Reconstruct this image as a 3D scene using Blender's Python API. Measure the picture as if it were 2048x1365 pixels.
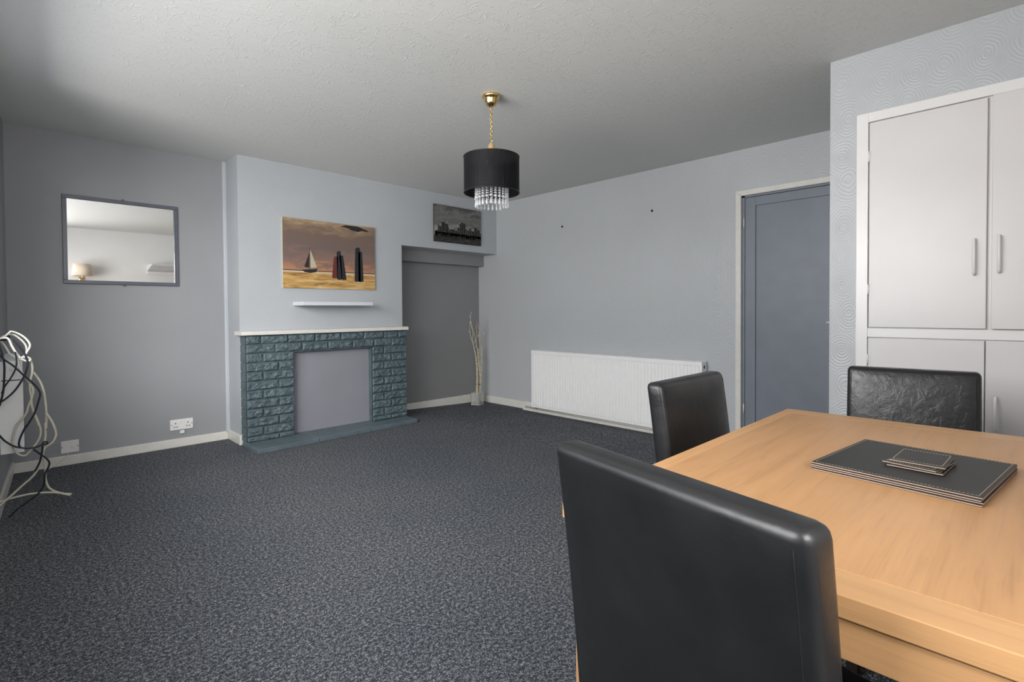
import bpy, bmesh, math, random
from mathutils import Vector, Matrix, noise
random.seed(7)
for o in list(bpy.data.objects): bpy.data.objects.remove(o)
S = bpy.context.scene
COL = S.collection
PI = math.pi

# ------------------------------------------------------------------ camera
cd = bpy.data.cameras.new('camera'); cam = bpy.data.objects.new('camera', cd); COL.objects.link(cam)
yaw, pitch, roll = math.radians(-44.92), math.radians(-1.04), math.radians(-0.36)
fw = Vector((-math.sin(yaw)*math.cos(pitch), math.cos(yaw)*math.cos(pitch), math.sin(pitch)))
r0 = Vector((math.cos(yaw), math.sin(yaw), 0)); u0 = r0.cross(fw)
rr = r0*math.cos(roll)+u0*math.sin(roll); uu = -r0*math.sin(roll)+u0*math.cos(roll)
M = Matrix((rr, uu, -fw)).transposed().to_4x4(); M.translation = (0, 0, 1.101)
cam.matrix_world = M
cd.sensor_width = 36; cd.lens = 1030/2048*36
cd.shift_x = -0.0041; cd.shift_y = -0.02057
cd.clip_start = 0.02
S.camera = cam

# ------------------------------------------------------------------ colour + world
S.view_settings.view_transform = 'Standard'; S.view_settings.look = 'None'
S.view_settings.gamma = 1.0; S.view_settings.use_curve_mapping = False
S.view_settings.exposure = -0.10
W = bpy.data.worlds.new('sky'); S.world = W; W.use_nodes = True
nt = W.node_tree
bg = nt.nodes['Background']; bg.inputs[0].default_value = (0.72, 0.82, 1.0, 1); bg.inputs[1].default_value = 1.2

def area(name, loc, target, sx, sy, power, color=(1, 1, 1), spread=None):
    l = bpy.data.lights.new(name, 'AREA'); l.shape = 'RECTANGLE'; l.size = sx; l.size_y = sy
    l.energy = power; l.color = color
    if spread: l.spread = math.radians(spread)
    o = bpy.data.objects.new(name, l); COL.objects.link(o); o.location = loc
    d = Vector(target)-Vector(loc)
    o.rotation_euler = d.to_track_quat('-Z', 'Y').to_euler()
    return o
# daylight entering by the wide window in the left wall (outside the frame, beside the camera)
area('window_daylight', (-1.45, 1.45, 2.15), (2.9, 2.9, .5), 4.2, 1.9, 345, (1.0, 0.985, 0.975))
area('window_far_daylight', (-1.2, 1.35, 2.0), (1.0, 4.85, .35), 1.4, 1.2, 14, (1.0, 0.985, 0.975), 70)
# fill for the fireplace wall, shining in by a window added behind the camera
area('rear_fill_light', (-.25, -1.35, 2.0), (.9, 4.0, .6), 1.9, 1.3, 135, (1.0, 0.98, 0.965))
# light thrown up from the sunlit ground outside, through the left and the added rear window, onto the ceiling
area('sunlit_ground_bounce', (-2.6, 1.3, 0.45), (3.0, .6, 2.05), 3.6, 1.2, 205, (1.0, 0.975, 0.94))
area('rear_ceiling_fill', (.0, -2.2, 0.45), (1.0, 3.6, 2.4), 1.6, 1.2, 75, (1.0, 0.90, 0.82))  # added warm fill for the far ceiling

# ------------------------------------------------------------------ helpers
def link(name, bm, m, parent=None, smooth=False, bevel=0.0, seg=2, loc=None):
    me = bpy.data.meshes.new(name)
    bmesh.ops.recalc_face_normals(bm, faces=bm.faces)
    bm.to_mesh(me); bm.free()
    ms = m if isinstance(m, (list, tuple)) else [m]
    for k in ms: me.materials.append(k)
    if smooth:
        for p in me.polygons: p.use_smooth = True
    o = bpy.data.objects.new(name, me); COL.objects.link(o)
    if parent: o.parent = parent
    if loc: o.location = loc
    if bevel:
        b = o.modifiers.new('bevel', 'BEVEL'); b.width = bevel; b.segments = seg; b.limit_method = 'ANGLE'; b.angle_limit = math.radians(40)
        b.harden_normals = False
    return o

def tag(o, label=None, cat=None, group=None, kind=None):
    if label: o['label'] = label
    if cat: o['category'] = cat
    if group: o['group'] = group
    if kind: o['kind'] = kind
    return o

def thing(name, loc=(0, 0, 0), label=None, cat=None, group=None, rz=0):
    o = bpy.data.objects.new(name, None); COL.objects.link(o); o.location = loc; o.rotation_euler = (0, 0, rz)
    o.empty_display_size = 0.1
    return tag(o, label, cat, group)

def nb(): return bmesh.new()

def box(bm, x0, y0, z0, x1, y1, z1, mi=0):
    v = [bm.verts.new(p) for p in ((x0,y0,z0),(x1,y0,z0),(x1,y1,z0),(x0,y1,z0),(x0,y0,z1),(x1,y0,z1),(x1,y1,z1),(x0,y1,z1))]
    for f in ((0,3,2,1),(4,5,6,7),(0,1,5,4),(1,2,6,5),(2,3,7,6),(3,0,4,7)):
        bm.faces.new([v[i] for i in f]).material_index = mi
    return v

def bbox(*a, mi=0):
    bm = nb(); box(bm, *a, mi=mi); return bm

def tube(bm, pts, r, n=8, closed=False, cap=True):
    pts = [Vector(p) for p in pts]; N = len(pts); rings = []
    up = None
    for i, p in enumerate(pts):
        if closed: t = pts[(i+1) % N]-pts[i-1]
        else: t = pts[min(i+1, N-1)]-pts[max(i-1, 0)]
        if t.length < 1e-9: t = Vector((0, 0, 1))
        t.normalize()
        if up is None:
            up = Vector((0, 0, 1)) if abs(t.z) < .9 else Vector((1, 0, 0))
        a = (up - t*up.dot(t))
        if a.length < 1e-6: a = t.orthogonal()
        a.normalize(); b = t.cross(a); up = a
        rad = r[i] if isinstance(r, (list, tuple)) else r
        rings.append([bm.verts.new(p+a*(rad*math.cos(2*PI*k/n))+b*(rad*math.sin(2*PI*k/n))) for k in range(n)])
    for i in range(N if closed else N-1):
        A, B = rings[i], rings[(i+1) % N]
        for k in range(n): 
            f = bm.faces.new((A[k], A[(k+1) % n], B[(k+1) % n], B[k])); f.smooth = True
    if cap and not closed:
        bm.faces.new(list(reversed(rings[0]))); bm.faces.new(rings[-1])

def smooth_path(pts, sub=5):
    P = [Vector(p) for p in pts]; out = []
    for i in range(len(P)-1):
        a = P[max(i-1, 0)]; b = P[i]; c = P[i+1]; d = P[min(i+2, len(P)-1)]
        for k in range(sub):
            t = k/sub
            out.append(0.5*((2*b)+(-a+c)*t+(2*a-5*b+4*c-d)*t*t+(-a+3*b-3*c+d)*t**3))
    out.append(P[-1]); return out

def lathe(bm, prof, n=24, c=(0, 0, 0), cap=False, mi=0):
    rings = []
    for r, z in prof:
        rings.append([bm.verts.new((c[0]+r*math.cos(2*PI*k/n), c[1]+r*math.sin(2*PI*k/n), c[2]+z)) for k in range(n)])
    for A, B in zip(rings, rings[1:]):
        for k in range(n):
            f = bm.faces.new((A[k], A[(k+1) % n], B[(k+1) % n], B[k])); f.smooth = True; f.material_index = mi
    if cap:
        bm.faces.new(list(reversed(rings[0]))); bm.faces.new(rings[-1])

def prism(bm, poly, axis, a, b, mi=0):
    """extrude a 2-D polygon along axis 'x','y','z' from a to b; poly in the two other axes in order"""
    def P(p, t):
        return {'x': (t, p[0], p[1]), 'y': (p[0], t, p[1]), 'z': (p[0], p[1], t)}[axis]
    A = [bm.verts.new(P(p, a)) for p in poly]; B = [bm.verts.new(P(p, b)) for p in poly]
    n = len(poly)
    bm.faces.new(A).material_index = mi; bm.faces.new(list(reversed(B))).material_index = mi
    for i in range(n): bm.faces.new((A[i], B[i], B[(i+1) % n], A[(i+1) % n])).material_index = mi

# ------------------------------------------------------------------ materials
class MT:
    def __init__(s, name, col=(.5, .5, .5), rough=.5, metal=0, spec=.5):
        s.m = bpy.data.materials.new(name); s.m.use_nodes = True; s.t = s.m.node_tree
        s.b = s.t.nodes['Principled BSDF']
        s.set('Base Color', (*col, 1)); s.set('Roughness', rough); s.set('Metallic', metal); s.set('Specular IOR Level', spec)
    def set(s, k, v): s.b.inputs[k].default_value = v
    def n(s, ty, **kw):
        x = s.t.nodes.new(ty)
        for k, v in kw.items():
            if k in x.inputs: x.inputs[k].default_value = v
            else: setattr(x, k, v)
        return x
    def l(s, a, b): s.t.links.new(a, b)
    def coord(s, scale=(1, 1, 1), kind='Object', rot=(0, 0, 0)):
        tc = s.n('ShaderNodeTexCoord'); mp = s.n('ShaderNodeMapping')
        mp.inputs['Scale'].default_value = scale; mp.inputs['Rotation'].default_value = rot
        s.l(tc.outputs[kind], mp.inputs['Vector']); return mp.outputs[0]
    def noise(s, co, scale=5, detail=3, rough=.5, dist=0):
        x = s.n('ShaderNodeTexNoise'); x.inputs['Scale'].default_value = scale; x.inputs['Detail'].default_value = detail
        x.inputs['Roughness'].default_value = rough; x.inputs['Distortion'].default_value = dist
        s.l(co, x.inputs['Vector']); return x.outputs['Fac']
    def ramp(s, fac, stops, interp='LINEAR'):
        r = s.n('ShaderNodeValToRGB'); r.color_ramp.interpolation = interp
        e = r.color_ramp.elements
        while len(e) < len(stops): e.new(.5)
        for k, (p, c) in enumerate(stops):
            e[k].position = p; e[k].color = (*c, 1) if len(c) == 3 else c
        s.l(fac, r.inputs[0]); return r.outputs[0]
    def math(s, op, a, b=None, c=None):
        x = s.n('ShaderNodeMath'); x.operation = op
        for i, v in enumerate((a, b, c)):
            if v is None: continue
            if isinstance(v, (int, float)): x.inputs[i].default_value = v
            else: s.l(v, x.inputs[i])
        return x.outputs[0]
    def mix(s, fac, a, b, mode='MIX'):
        x = s.n('ShaderNodeMix'); x.data_type = 'RGBA'; x.blend_type = mode
        for i, v in ((0, fac), (6, a), (7, b)):
            if isinstance(v, (int, float)): x.inputs[i].default_value = v
            elif isinstance(v, tuple): x.inputs[i].default_value = (*v, 1)
            else: s.l(v, x.inputs[i])
        return x.outputs[2]
    def bump(s, h, strength=.2, dist=.01):
        x = s.n('ShaderNodeBump'); x.inputs['Strength'].default_value = strength; x.inputs['Distance'].default_value = dist
        s.l(h, x.inputs['Height']); s.l(x.outputs[0], s.b.inputs['Normal'])
    def color(s, c): s.l(c, s.b.inputs['Base Color'])
    def rough(s, c): s.l(c, s.b.inputs['Roughness'])

def wallpaint(name, col, sc=90, st=.25, dist=.002, rough=.55, var=.04):
    m = MT(name, col, rough, spec=.35); co = m.coord()
    n1 = m.noise(co, sc, 2, .5); m.bump(n1, st, dist)
    n2 = m.noise(co, 1.3, 3, .6)
    a = tuple(c*(1-var) for c in col); b = tuple(min(1, c*(1+var)) for c in col)
    m.color(m.ramp(n2, [(.3, a), (.7, b)])); return m.m

def swirl_paper(name, col):
    m = MT(name, col, .38, spec=.5); co = m.coord((7.4, 7.4, 5.8))
    v = m.n('ShaderNodeTexVoronoi'); v.inputs['Scale'].default_value = 1.0; v.inputs['Randomness'].default_value = .38
    nz = m.n('ShaderNodeTexNoise'); nz.inputs['Scale'].default_value = 1.4; m.l(co, nz.inputs['Vector'])
    mx = m.n('ShaderNodeVectorMath'); mx.operation = 'MULTIPLY_ADD'; mx.inputs[1].default_value = (0, .22, .22)
    m.l(nz.outputs['Color'], mx.inputs[0]); m.l(co, mx.inputs[2]); m.l(mx.outputs[0], v.inputs['Vector'])
    rings = m.math('SINE', m.math('MULTIPLY', v.outputs['Distance'], 72.0))
    fade = m.math('MULTIPLY', rings, m.math('SUBTRACT', 1.0, m.math('MULTIPLY', v.outputs['Distance'], 1.0)))
    fine = m.noise(m.coord(), 160, 2)
    m.bump(m.math('ADD', fade, m.math('MULTIPLY', fine, .6)), .36, .0019)
    a = tuple(c*.97 for c in col); m.color(m.ramp(m.noise(m.coord(), 2.0, 3), [(.3, a), (.7, col)])); return m.m

def plain(name, col, rough=.5, metal=0, spec=.5, bs=None, st=.1, dist=.001, var=.05, vs=20):
    m = MT(name, col, rough, metal, spec); co = m.coord()
    if bs: m.bump(m.noise(co, bs, 3), st, dist)
    a = tuple(c*(1-var) for c in col); b = tuple(min(1, c*(1+var)) for c in col)
    m.color(m.ramp(m.noise(co, vs, 2), [(.35, a), (.65, b)])); return m.m

def oak(name, axis='x', base=(.54, .305, .138), dark=(.45, .245, .103), planks=True, fine=1.0):
    m = MT(name, base, .38, spec=.45)
    st = {'x': (1.2, 14, 14), 'y': (14, 1.2, 14), 'z': (14, 14, 1.2)}[axis]
    fs = {'x': (6, 260, 260), 'y': (260, 6, 260), 'z': (260, 260, 6)}[axis]
    g1 = m.noise(m.coord(st), 2.6, 5, .6, .7)
    g2 = m.noise(m.coord(fs), 1.0, 2, .5)
    f = m.math('ADD', m.math('MULTIPLY', g1, .62), m.math('MULTIPLY', g2, .38*fine))
    c = m.ramp(f, [(.30, dark), (.47, base), (.66, tuple(min(1, k*1.10) for k in base))])
    if planks:
        pv = m.n('ShaderNodeTexVoronoi'); pv.inputs['Scale'].default_value = 1.0
        pv.inputs['Randomness'].default_value = 0.0
        ps = {'x': (.01, 8.2, .01), 'y': (8.2, .01, .01), 'z': (8, 8, .01)}[axis]
        m.l(m.coord(ps), pv.inputs['Vector'])
        sep = m.n('ShaderNodeSeparateColor'); m.l(pv.outputs['Color'], sep.inputs[0])
        tone = m.ramp(sep.outputs[0], [(0, (.90, .86, .84)), (1, (1.06, 1.04, 1.02))])
        c = m.mix(1.0, c, tone, 'MULTIPLY')
    m.color(c); m.bump(f, .12, .0008); m.rough(m.math('ADD', .3, m.math('MULTIPLY', g2, .2)))
    return m.m

LIGHT = (.52, .545, .575); 
M_breast = wallpaint('pale grey woodchip paint', (.45, .475, .495), 130, .5, .003)
M_dark = wallpaint('mid grey wall paint', (.31, .318, .33), 60, .12, .001)
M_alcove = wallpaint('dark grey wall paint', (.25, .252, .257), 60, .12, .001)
M_swirl = swirl_paper('embossed swirl wallpaper', (.49, .51, .525))
M_side = wallpaint('pale blue grey paint', (.47, .50, .53), 60, .1, .001)
def _ceil():
    m = MT('stippled white ceiling', (.66, .665, .645), .6, spec=.3)
    a = m.noise(m.coord((11, 38, 1), rot=(0, 0, .35)), 1.0, 2, .5, 1.2)
    b = m.noise(m.coord((30, 12, 1), rot=(0, 0, -.3)), 1.0, 2, .5, 1.2)
    r = m.ramp(a, [(.58, (0, 0, 0)), (.62, (1, 1, 1)), (.68, (0, 0, 0))])
    r2 = m.ramp(b, [(.61, (0, 0, 0)), (.65, (1, 1, 1)), (.71, (0, 0, 0))])
    f = m.math('MULTIPLY', m.noise(m.coord(), 120, 2), .25)
    m.bump(m.math('ADD', m.math('ADD', r, r2), f), .30, .0030); return m.m
M_ceil = _ceil()
def _carpet():
    m = MT('dark grey fleck carpet', (.06, .065, .07), .95, spec=.15); co = m.coord()
    a = m.noise(co, 190, 2, .7, .6); b = m.noise(co, 75, 2, .6); d = m.noise(co, 1.1, 2)
    f = m.math('ADD', m.math('MULTIPLY', a, .62), m.math('MULTIPLY', b, .38))
    c = m.ramp(f, [(.38, (.026, .030, .038)), (.5, (.072, .080, .094)), (.61, (.33, .338, .345))])
    c = m.mix(1.0, c, m.ramp(d, [(.3, (.88, .9, .92)), (.7, (1.1, 1.08, 1.06))]), 'MULTIPLY')
    m.color(c); m.bump(f, .9, .006); return m.m
M_carpet = _carpet()
M_trim = plain('cream gloss paint', (.72, .70, .65), .3, bs=30, st=.08, var=.03)
M_white = plain('white gloss paint', (.80, .785, .77), .28, bs=25, st=.08, var=.02, vs=5)
M_cup = plain('off white brushed paint', (.69, .67, .66), .32, bs=70, st=.1, var=.02, vs=3)
M_doorgrey = plain('slate blue grey door paint', (.19, .215, .255), .42, bs=60, st=.08, var=.04, vs=6)
M_doorframe = plain('slate grey frame paint', (.19, .215, .25), .42, bs=60, st=.08, var=.04, vs=6)
M_rad = plain('white radiator enamel', (.90, .90, .89), .3, var=.01)
M_plastic = plain('white plastic', (.80, .79, .78), .35, var=.01)
M_black = plain('black plastic', (.012, .012, .013), .4, var=.1)
M_hole = plain('dark socket hole', (.01, .01, .01), .8)
M_steel = plain('brushed steel', (.6, .6, .6), .3, metal=1)
M_brass = plain('polished brass', (.78, .56, .25), .18, metal=1, var=.05)
M_gold = plain('matt gold plastic', (.55, .40, .20), .4, metal=.3)
def _stone():
    m = MT('teal grey painted stone', (.12, .165, .185), .5, spec=.4); co = m.coord()
    n = m.noise(co, 45, 4, .6); m.bump(n, .35, .006)
    m.color(m.ramp(m.noise(co, 9, 3), [(.3, (.072, .104, .116)), (.7, (.106, .148, .163))])); return m.m
M_stone = _stone()
M_hearth = plain('blue grey painted hearth', (.11, .148, .168), .5, bs=40, st=.15, var=.1, vs=8)
M_panel = plain('smooth grey board paint', (.26, .26, .295), .5, bs=60, st=.05, var=.03, vs=3)
def _leather(name, st, dist, sc=9):
    m = MT(name, (.0085, .009, .010), .34, spec=.6); co = m.coord()
    a = m.noise(co, sc, 4, .65, 1.0); b = m.noise(co, 260, 2)
    m.bump(m.math('ADD', a, m.math('MULTIPLY', b, .05)), st, dist)
    m.rough(m.ramp(m.noise(co, 14, 3), [(.3, (.30,)*3), (.75, (.44,)*3)])); return m.m
M_leather = _leather('black faux leather', .18, .006)
M_creased = _leather('creased black faux leather', .42, .0055, 26)
M_seam = plain('black seam thread', (.010, .010, .011), .8, spec=.2)
M_darkwood_gapshade = plain('dark stained wood and gap shade', (.03, .018, .012), .4)
M_oakx = oak('light oak, grain along table', 'x')
M_oaky = oak('light oak, grain across table', 'y', planks=False)
M_oakz = oak('light oak leg', 'z', planks=False)
M_mat = plain('black grained leatherette', (.015, .016, .015), .5, bs=300, st=.15, var=.1)
M_tan = plain('tan board edge', (.62, .45, .33), .6)
M_brownedge = plain('dark brown board edge', (.06, .04, .03), .6)
M_stitch = plain('cream stitching', (.42, .36, .24), .7)
M_shelf = plain('white laminate', (.66, .68, .71), .4, var=.01)
M_cablew = plain('white cable sheath', (.70, .68, .62), .4, var=.02)
M_cablec = plain('cream cable sheath', (.60, .57, .46), .45, var=.02)
M_cabled = plain('navy black cable sheath', (.012, .014, .024), .4)
M_twig = plain('pale dried twig', (.56, .50, .36), .7, bs=90, st=.3, var=.25, vs=60)
M_twine = plain('brown twine', (.10, .065, .04), .8)
M_shade = plain('lampshade fabric', (.72, .60, .48), .7, bs=200, st=.1)
M_mirrorframe = plain('blue grey frame paint', (.105, .115, .145), .35, var=.04)
M_mirror = MT('silvered mirror', (.93, .94, .93), .02, 1.0).m
def _glass(name, col=(1, 1, 1), rough=0.0, ior=1.45):
    m = MT(name, col, rough); m.set('Transmission Weight', 1.0); m.set('IOR', ior); return m.m
M_glass = _glass('clear glass', (.95, .97, .96), .08, 1.3)
M_glass.node_tree.nodes['Principled BSDF'].inputs['Transmission Weight'].default_value = .8
M_crystal = _glass('crystal bead', (.97, .98, 1), .12, 1.5)
M_crystal.node_tree.nodes['Principled BSDF'].inputs['Transmission Weight'].default_value = .6
def _organza():
    m = MT('black thread organza', (.012, .011, .014), .55); co = m.coord()
    tc = m.n('ShaderNodeTexCoord'); sep = m.n('ShaderNodeSeparateXYZ'); m.l(tc.outputs['Object'], sep.inputs[0])
    ang = m.math('ARCTAN2', sep.outputs[1], sep.outputs[0])
    cmb = m.n('ShaderNodeCombineXYZ'); m.l(m.math('MULTIPLY', ang, 40.0), cmb.inputs[0]); m.l(m.math('MULTIPLY', sep.outputs[2], 3.0), cmb.inputs[1])
    f = m.noise(cmb.outputs[0], 1.6, 3, .7)
    m.l(m.ramp(f, [(.45, (1, 1, 1)), (.8, (.82, .82, .82))]), m.b.inputs['Alpha'])
    m.color(m.ramp(f, [(.35, (.003, .003, .004)), (.75, (.016, .015, .018))])); m.set('Specular IOR Level', .15); return m.m
M_organza = _organza()

# ------------------------------------------------------------------ room shell
H = 2.40; XR = 4.285; YB = 4.629; YR = 4.944; YA = 4.965; XS = 1.386; XE = 2.943; XC = 3.117; YN = -0.39; ZR = -0.04
bm = nb()
xs = [-0.6, 3.05, 4.05, 5.4]; zs = [0, 0, ZR, ZR]
top = [[bm.verts.new((x, y, z)) for x, z in zip(xs, zs)] for y in (-0.7, 5.3)]
for i in range(3): bm.faces.new((top[0][i], top[0][i+1], top[1][i+1], top[1][i]))
low = [[bm.verts.new((x, y, z-.1)) for x, z in zip(xs, zs)] for y in (-0.7, 5.3)]
for i in range(3): bm.faces.new((low[1][i], low[1][i+1], low[0][i+1], low[0][i]))
for a, b in (((0, 0), (0, 1)), ((0, 1), (0, 2)), ((0, 2), (0, 3)), ((1, 3), (1, 2)), ((1, 2), (1, 1)), ((1, 1), (1, 0)), ((0, 3), (1, 3)), ((1, 0), (0, 0))):
    bm.faces.new((top[a[0]][a[1]], low[a[0]][a[1]], low[b[0]][b[1]], top[b[0]][b[1]]))
fl = tag(link('floor', bm, M_carpet), kind='structure')
tag(link('ceiling', bbox(-0.7, -0.7, H, 5.4, 5.3, H+.1), M_ceil), kind='structure')

LX, LY, LA = 0.0225, 4.944, -math.asin(.062)
def left(o): o.location = (LX, LY, 0); o.rotation_euler = (0, 0, LA); return o
bm = nb()
wy0, wy1, wz0, wz1 = -4.70, -1.20, .93, 2.16
box(bm, -.25, -5.6, 0, 0, wy0, H); box(bm, -.25, wy1, 0, 0, .15, H)
box(bm, -.25, wy0, 0, 0, wy1, wz0); box(bm, -.25, wy0, wz1, 0, wy1, H)
tag(left(link('wall_left', bm, M_dark)), kind='structure')
win = left(thing('window_1')); tag(win, kind='structure')
bm = nb()
for y in (wy0, wy0+1.10, wy0+2.2, wy1-.05): box(bm, -.18, y, wz0, -.12, y+.05, wz1)
for z in (wz0, wz1-.05): box(bm, -.18, wy0, z, -.12, wy1, z+.05)
link('window_frame', bm, M_white, win)
bm = nb(); box(bm, -.12, wy0, wz0-.02, .03, wy1, wz0+.005)
link('window_sill', bm, M_white, win, bevel=.004)
gm = bpy.data.materials.new('window glass'); gm.use_nodes = True; t = gm.node_tree
for n_ in list(t.nodes):
    if n_.type != 'OUTPUT_MATERIAL': t.nodes.remove(n_)
tr = t.nodes.new('ShaderNodeBsdfTransparent'); gl = t.nodes.new('ShaderNodeBsdfGlossy'); gl.inputs['Roughness'].default_value = 0.01
mx = t.nodes.new('ShaderNodeMixShader')
mx.inputs[0].default_value = .04; t.links.new(tr.outputs[0], mx.inputs[1]); t.links.new(gl.outputs[0], mx.inputs[2])
t.links.new(mx.outputs[0], [n_ for n_ in t.nodes if n_.type == 'OUTPUT_MATERIAL'][0].inputs[0])
bm = nb(); box(bm, -.153, wy0, wz0, -.147, wy1, wz1); link('window_pane', bm, gm, win)

tag(link('wall_back', bbox(-0.1, YR, 0, XS+.05, YR+.15, H), M_dark), kind='structure')
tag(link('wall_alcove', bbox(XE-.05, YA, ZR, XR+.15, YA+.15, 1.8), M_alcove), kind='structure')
# chimney breast: front skin with the fireplace opening + bulkhead over the alcove
bm = nb()
box(bm, XS, YB, 0, 1.74, YR+.1, H); box(bm, 2.53, YB, 0, XE, YA+.1, H); box(bm, 1.74, YB, .80, 2.53, YR+.1, H); box(bm, 1.74, YB+.1, 0, 2.53, YR+.1, .8)
tag(link('wall_chimney_breast', bm, M_breast), kind='structure')
tag(link('wall_bulkhead', bbox(XE, YB, 1.788, XR+.02, YA+.1, H), M_breast), kind='structure')
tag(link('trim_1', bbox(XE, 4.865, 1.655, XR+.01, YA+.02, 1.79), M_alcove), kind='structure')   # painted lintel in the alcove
tag(link('trim_2', bbox(XS-.030, YR-.028, .06, XS+.002, YR+.01, H+.001), M_side, bevel=.008), kind='structure')  # corner trunking
# radiator wall with the doorway
DY0, DY1, DZ = 0.86, 1.70, 2.035
bm = nb()
box(bm, XR, DY1, ZR-.02, XR+.15, YA+.15, H); box(bm, XR, -.5, ZR-.02, XR+.15, DY0, H); box(bm, XR, DY0, DZ, XR+.15, DY1, H)
tag(link('wall_right', bm, M_swirl), kind='structure')
# the boxed-out cupboard block nearer the camera
tag(link('wall_cupboard', bbox(XC, YN, -.01, XR, .764, H), M_swirl), kind='structure')
bm = nb()
VX0, VX1, VZ0, VZ1 = -.27, .64, .90, 2.14
box(bm, -.6, YN-.15, -.01, VX0, YN, H); box(bm, VX1, YN-.15, -.01, XR, YN, H); box(bm, VX0, YN-.15, -.01, VX1, YN, VZ0); box(bm, VX0, YN-.15, VZ1, VX1, YN, H)
w2 = tag(thing('window_added'), kind='structure')  # unseen window, added to let light onto the fireplace wall
b2 = nb()
for x in (VX0, VX1-.045): box(b2, x, YN-.11, VZ0, x+.045, YN-.05, VZ1)
for z in (VZ0, VZ1-.045): box(b2, VX0, YN-.11, z, VX1, YN-.05, z+.045)
link('window_frame', b2, M_white, w2)
b2 = nb(); box(b2, VX0, YN-.05, VZ0-.02, VX1, YN+.02, VZ0+.004); link('window_sill', b2, M_white, w2, bevel=.003)
link('window_pane', bbox(VX0, YN-.083, VZ0, VX1, YN-.077, VZ1), gm, w2)
tag(link('wall_near', bm, wallpaint('pale grey near wall paint', (.82, .81, .79), 60, .12, .001)), kind='structure')

# baseboards
BH = .082
def bbd(name, bm): return tag(link(name, bm, M_trim, bevel=.004), kind='structure')
bbd('baseboard_back', bbox(.03, YR-.016, 0, XS-.016, YR+.001, BH-.012))
bm = nb(); box(bm, XS-.016, YB-.016, 0, XS+.001, YR+.001, BH); box(bm, XS+.0015, YB-.016, 0, XS+.012, YB+.001, BH); bbd('baseboard_breast', bm)
bbd('baseboard_alcove', bbox(XE+.001, YA-.016, ZR, XR-.001, YA+.001, .048+.012))
bbd('baseboard_right', bbox(XR-.016, 4.14, ZR, XR+.001, YA-.017, .045))
bm = nb(); box(bm, 0, -5.3, 0, .016, -.018, .085); o = bbd('baseboard_left', bm); left(o)
# low pipe boxing under the radiator
bm = nb()
box(bm, XR-.07, 1.80, ZR, XR+.001, 4.13, -.012); box(bm, XR-.045, 1.80, -.014, XR, 4.135, .012); box(bm, XR-.016, 1.80, .01, XR+.001, 4.139, .05)
tag(link('trim_3', bm, M_trim, bevel=.003), kind='structure')
bm = nb(); tube(bm, [(XR-.052, 1.85, 0.0), (XR-.052, 4.10, 0.0)], .0085)
pipe = tag(link('heating_pipe', bm, M_trim), 'thin white painted heating pipe running along the skirting below the radiator', 'pipe')
# ------------------------------------------------------------------ door
dr = tag(thing('door_1', (0, 0, 0)), kind='structure')
bm = nb()
z1 = 2.066
prism(bm, [(1.683, ZR), (1.727, ZR), (1.727, z1), (1.683, 2.022)], 'x', XR-.018, XR+.013); prism(bm, [(DY0-.03, ZR), (DY0+.014, ZR), (DY0+.014, 2.022), (DY0-.03, z1)], 'x', XR-.018, XR+.013); prism(bm, [(DY0-.03, z1), (DY0+.014, 2.022), (1.683, 2.022), (1.727, z1)], 'x', XR-.018, XR+.013)
link('architrave', bm, M_trim, dr, bevel=.004)
bm = nb()
box(bm, XR+.012, 1.664, ZR, XR+.10, 1.705, 2.04); box(bm, XR+.012, DY0, ZR, XR+.10, DY0+.03, 2.04); box(bm, XR+.012, DY0, 2.010, XR+.10, 1.70, 2.04)
link('door_lining', bm, M_doorframe, dr)
bm = nb()   # leaf: stiles and top rail proud of one tall sunken panel
X0 = XR+.020
box(bm, X0, 1.582, ZR+.01, X0+.04, 1.664, 2.008); box(bm, X0, DY0+.03, ZR+.01, X0+.04, DY0+.115, 2.008); box(bm, X0, DY0+.1, 1.936, X0+.04, 1.59, 2.008); box(bm, X0, DY0+.1, ZR+.01, X0+.04, 1.59, .12)
lf = link('door_leaf', bm, M_doorframe, dr, bevel=.003)
link('door_panel', bbox(X0+.014, DY0+.1, .1, X0+.03, 1.59, 1.95), M_doorgrey, lf)
bm = nb(); tube(bm, [(X0, .945, 1.0), (X0-.045, .945, 1.0), (X0-.05, .96, 1.0), (X0-.05, 1.062, 1.0)], .009)
link('door_handle', bm, M_white, dr)
for z in (.25, 1.77):
    bm = nb(); tube(bm, [(XR+.008, 1.668, z), (XR+.008, 1.668, z+.075)], .005); link('hinge', bm, M_trim, dr)

# ------------------------------------------------------------------ built-in cupboard
cb = thing('built_in_cupboard', (XC, .13, 0), 'off-white built-in cupboard with four flush doors and pull handles, right of the grey door', 'cupboard')
def cp(name, bm, m=M_cup, parent=None, **k):
    bmesh.ops.translate(bm, vec=(-XC, -.13, 0), verts=bm.verts)
    return link(name, bm, m, parent or cb, **k)
bm = nb()
box(bm, XC-.022, .590, .001, XC, .640, 2.083); box(bm, XC-.022, YN, 2.036, XC, .590, 2.083); box(bm, XC-.020, YN, .957, XC, .590, 1.002); box(bm, XC-.018, YN, .001, XC, .590, .07); box(bm, XC-.003, YN, .07, XC, .590, 2.036)
cp('frame', bm, M_white, bevel=.003)
def pull(y, z0, z1, par, xf):
    bm = nb(); p = [(xf, y, z0), (xf-.022, y, z0+.002), (xf-.028, y, z0+.012), (xf-.030, y, (z0+z1)/2), (xf-.028, y, z1-.012), (xf-.022, y, z1-.002), (xf, y, z1)]
    tube(bm, p, .0058, 8); cp('handle', bm, M_white, par)
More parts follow.
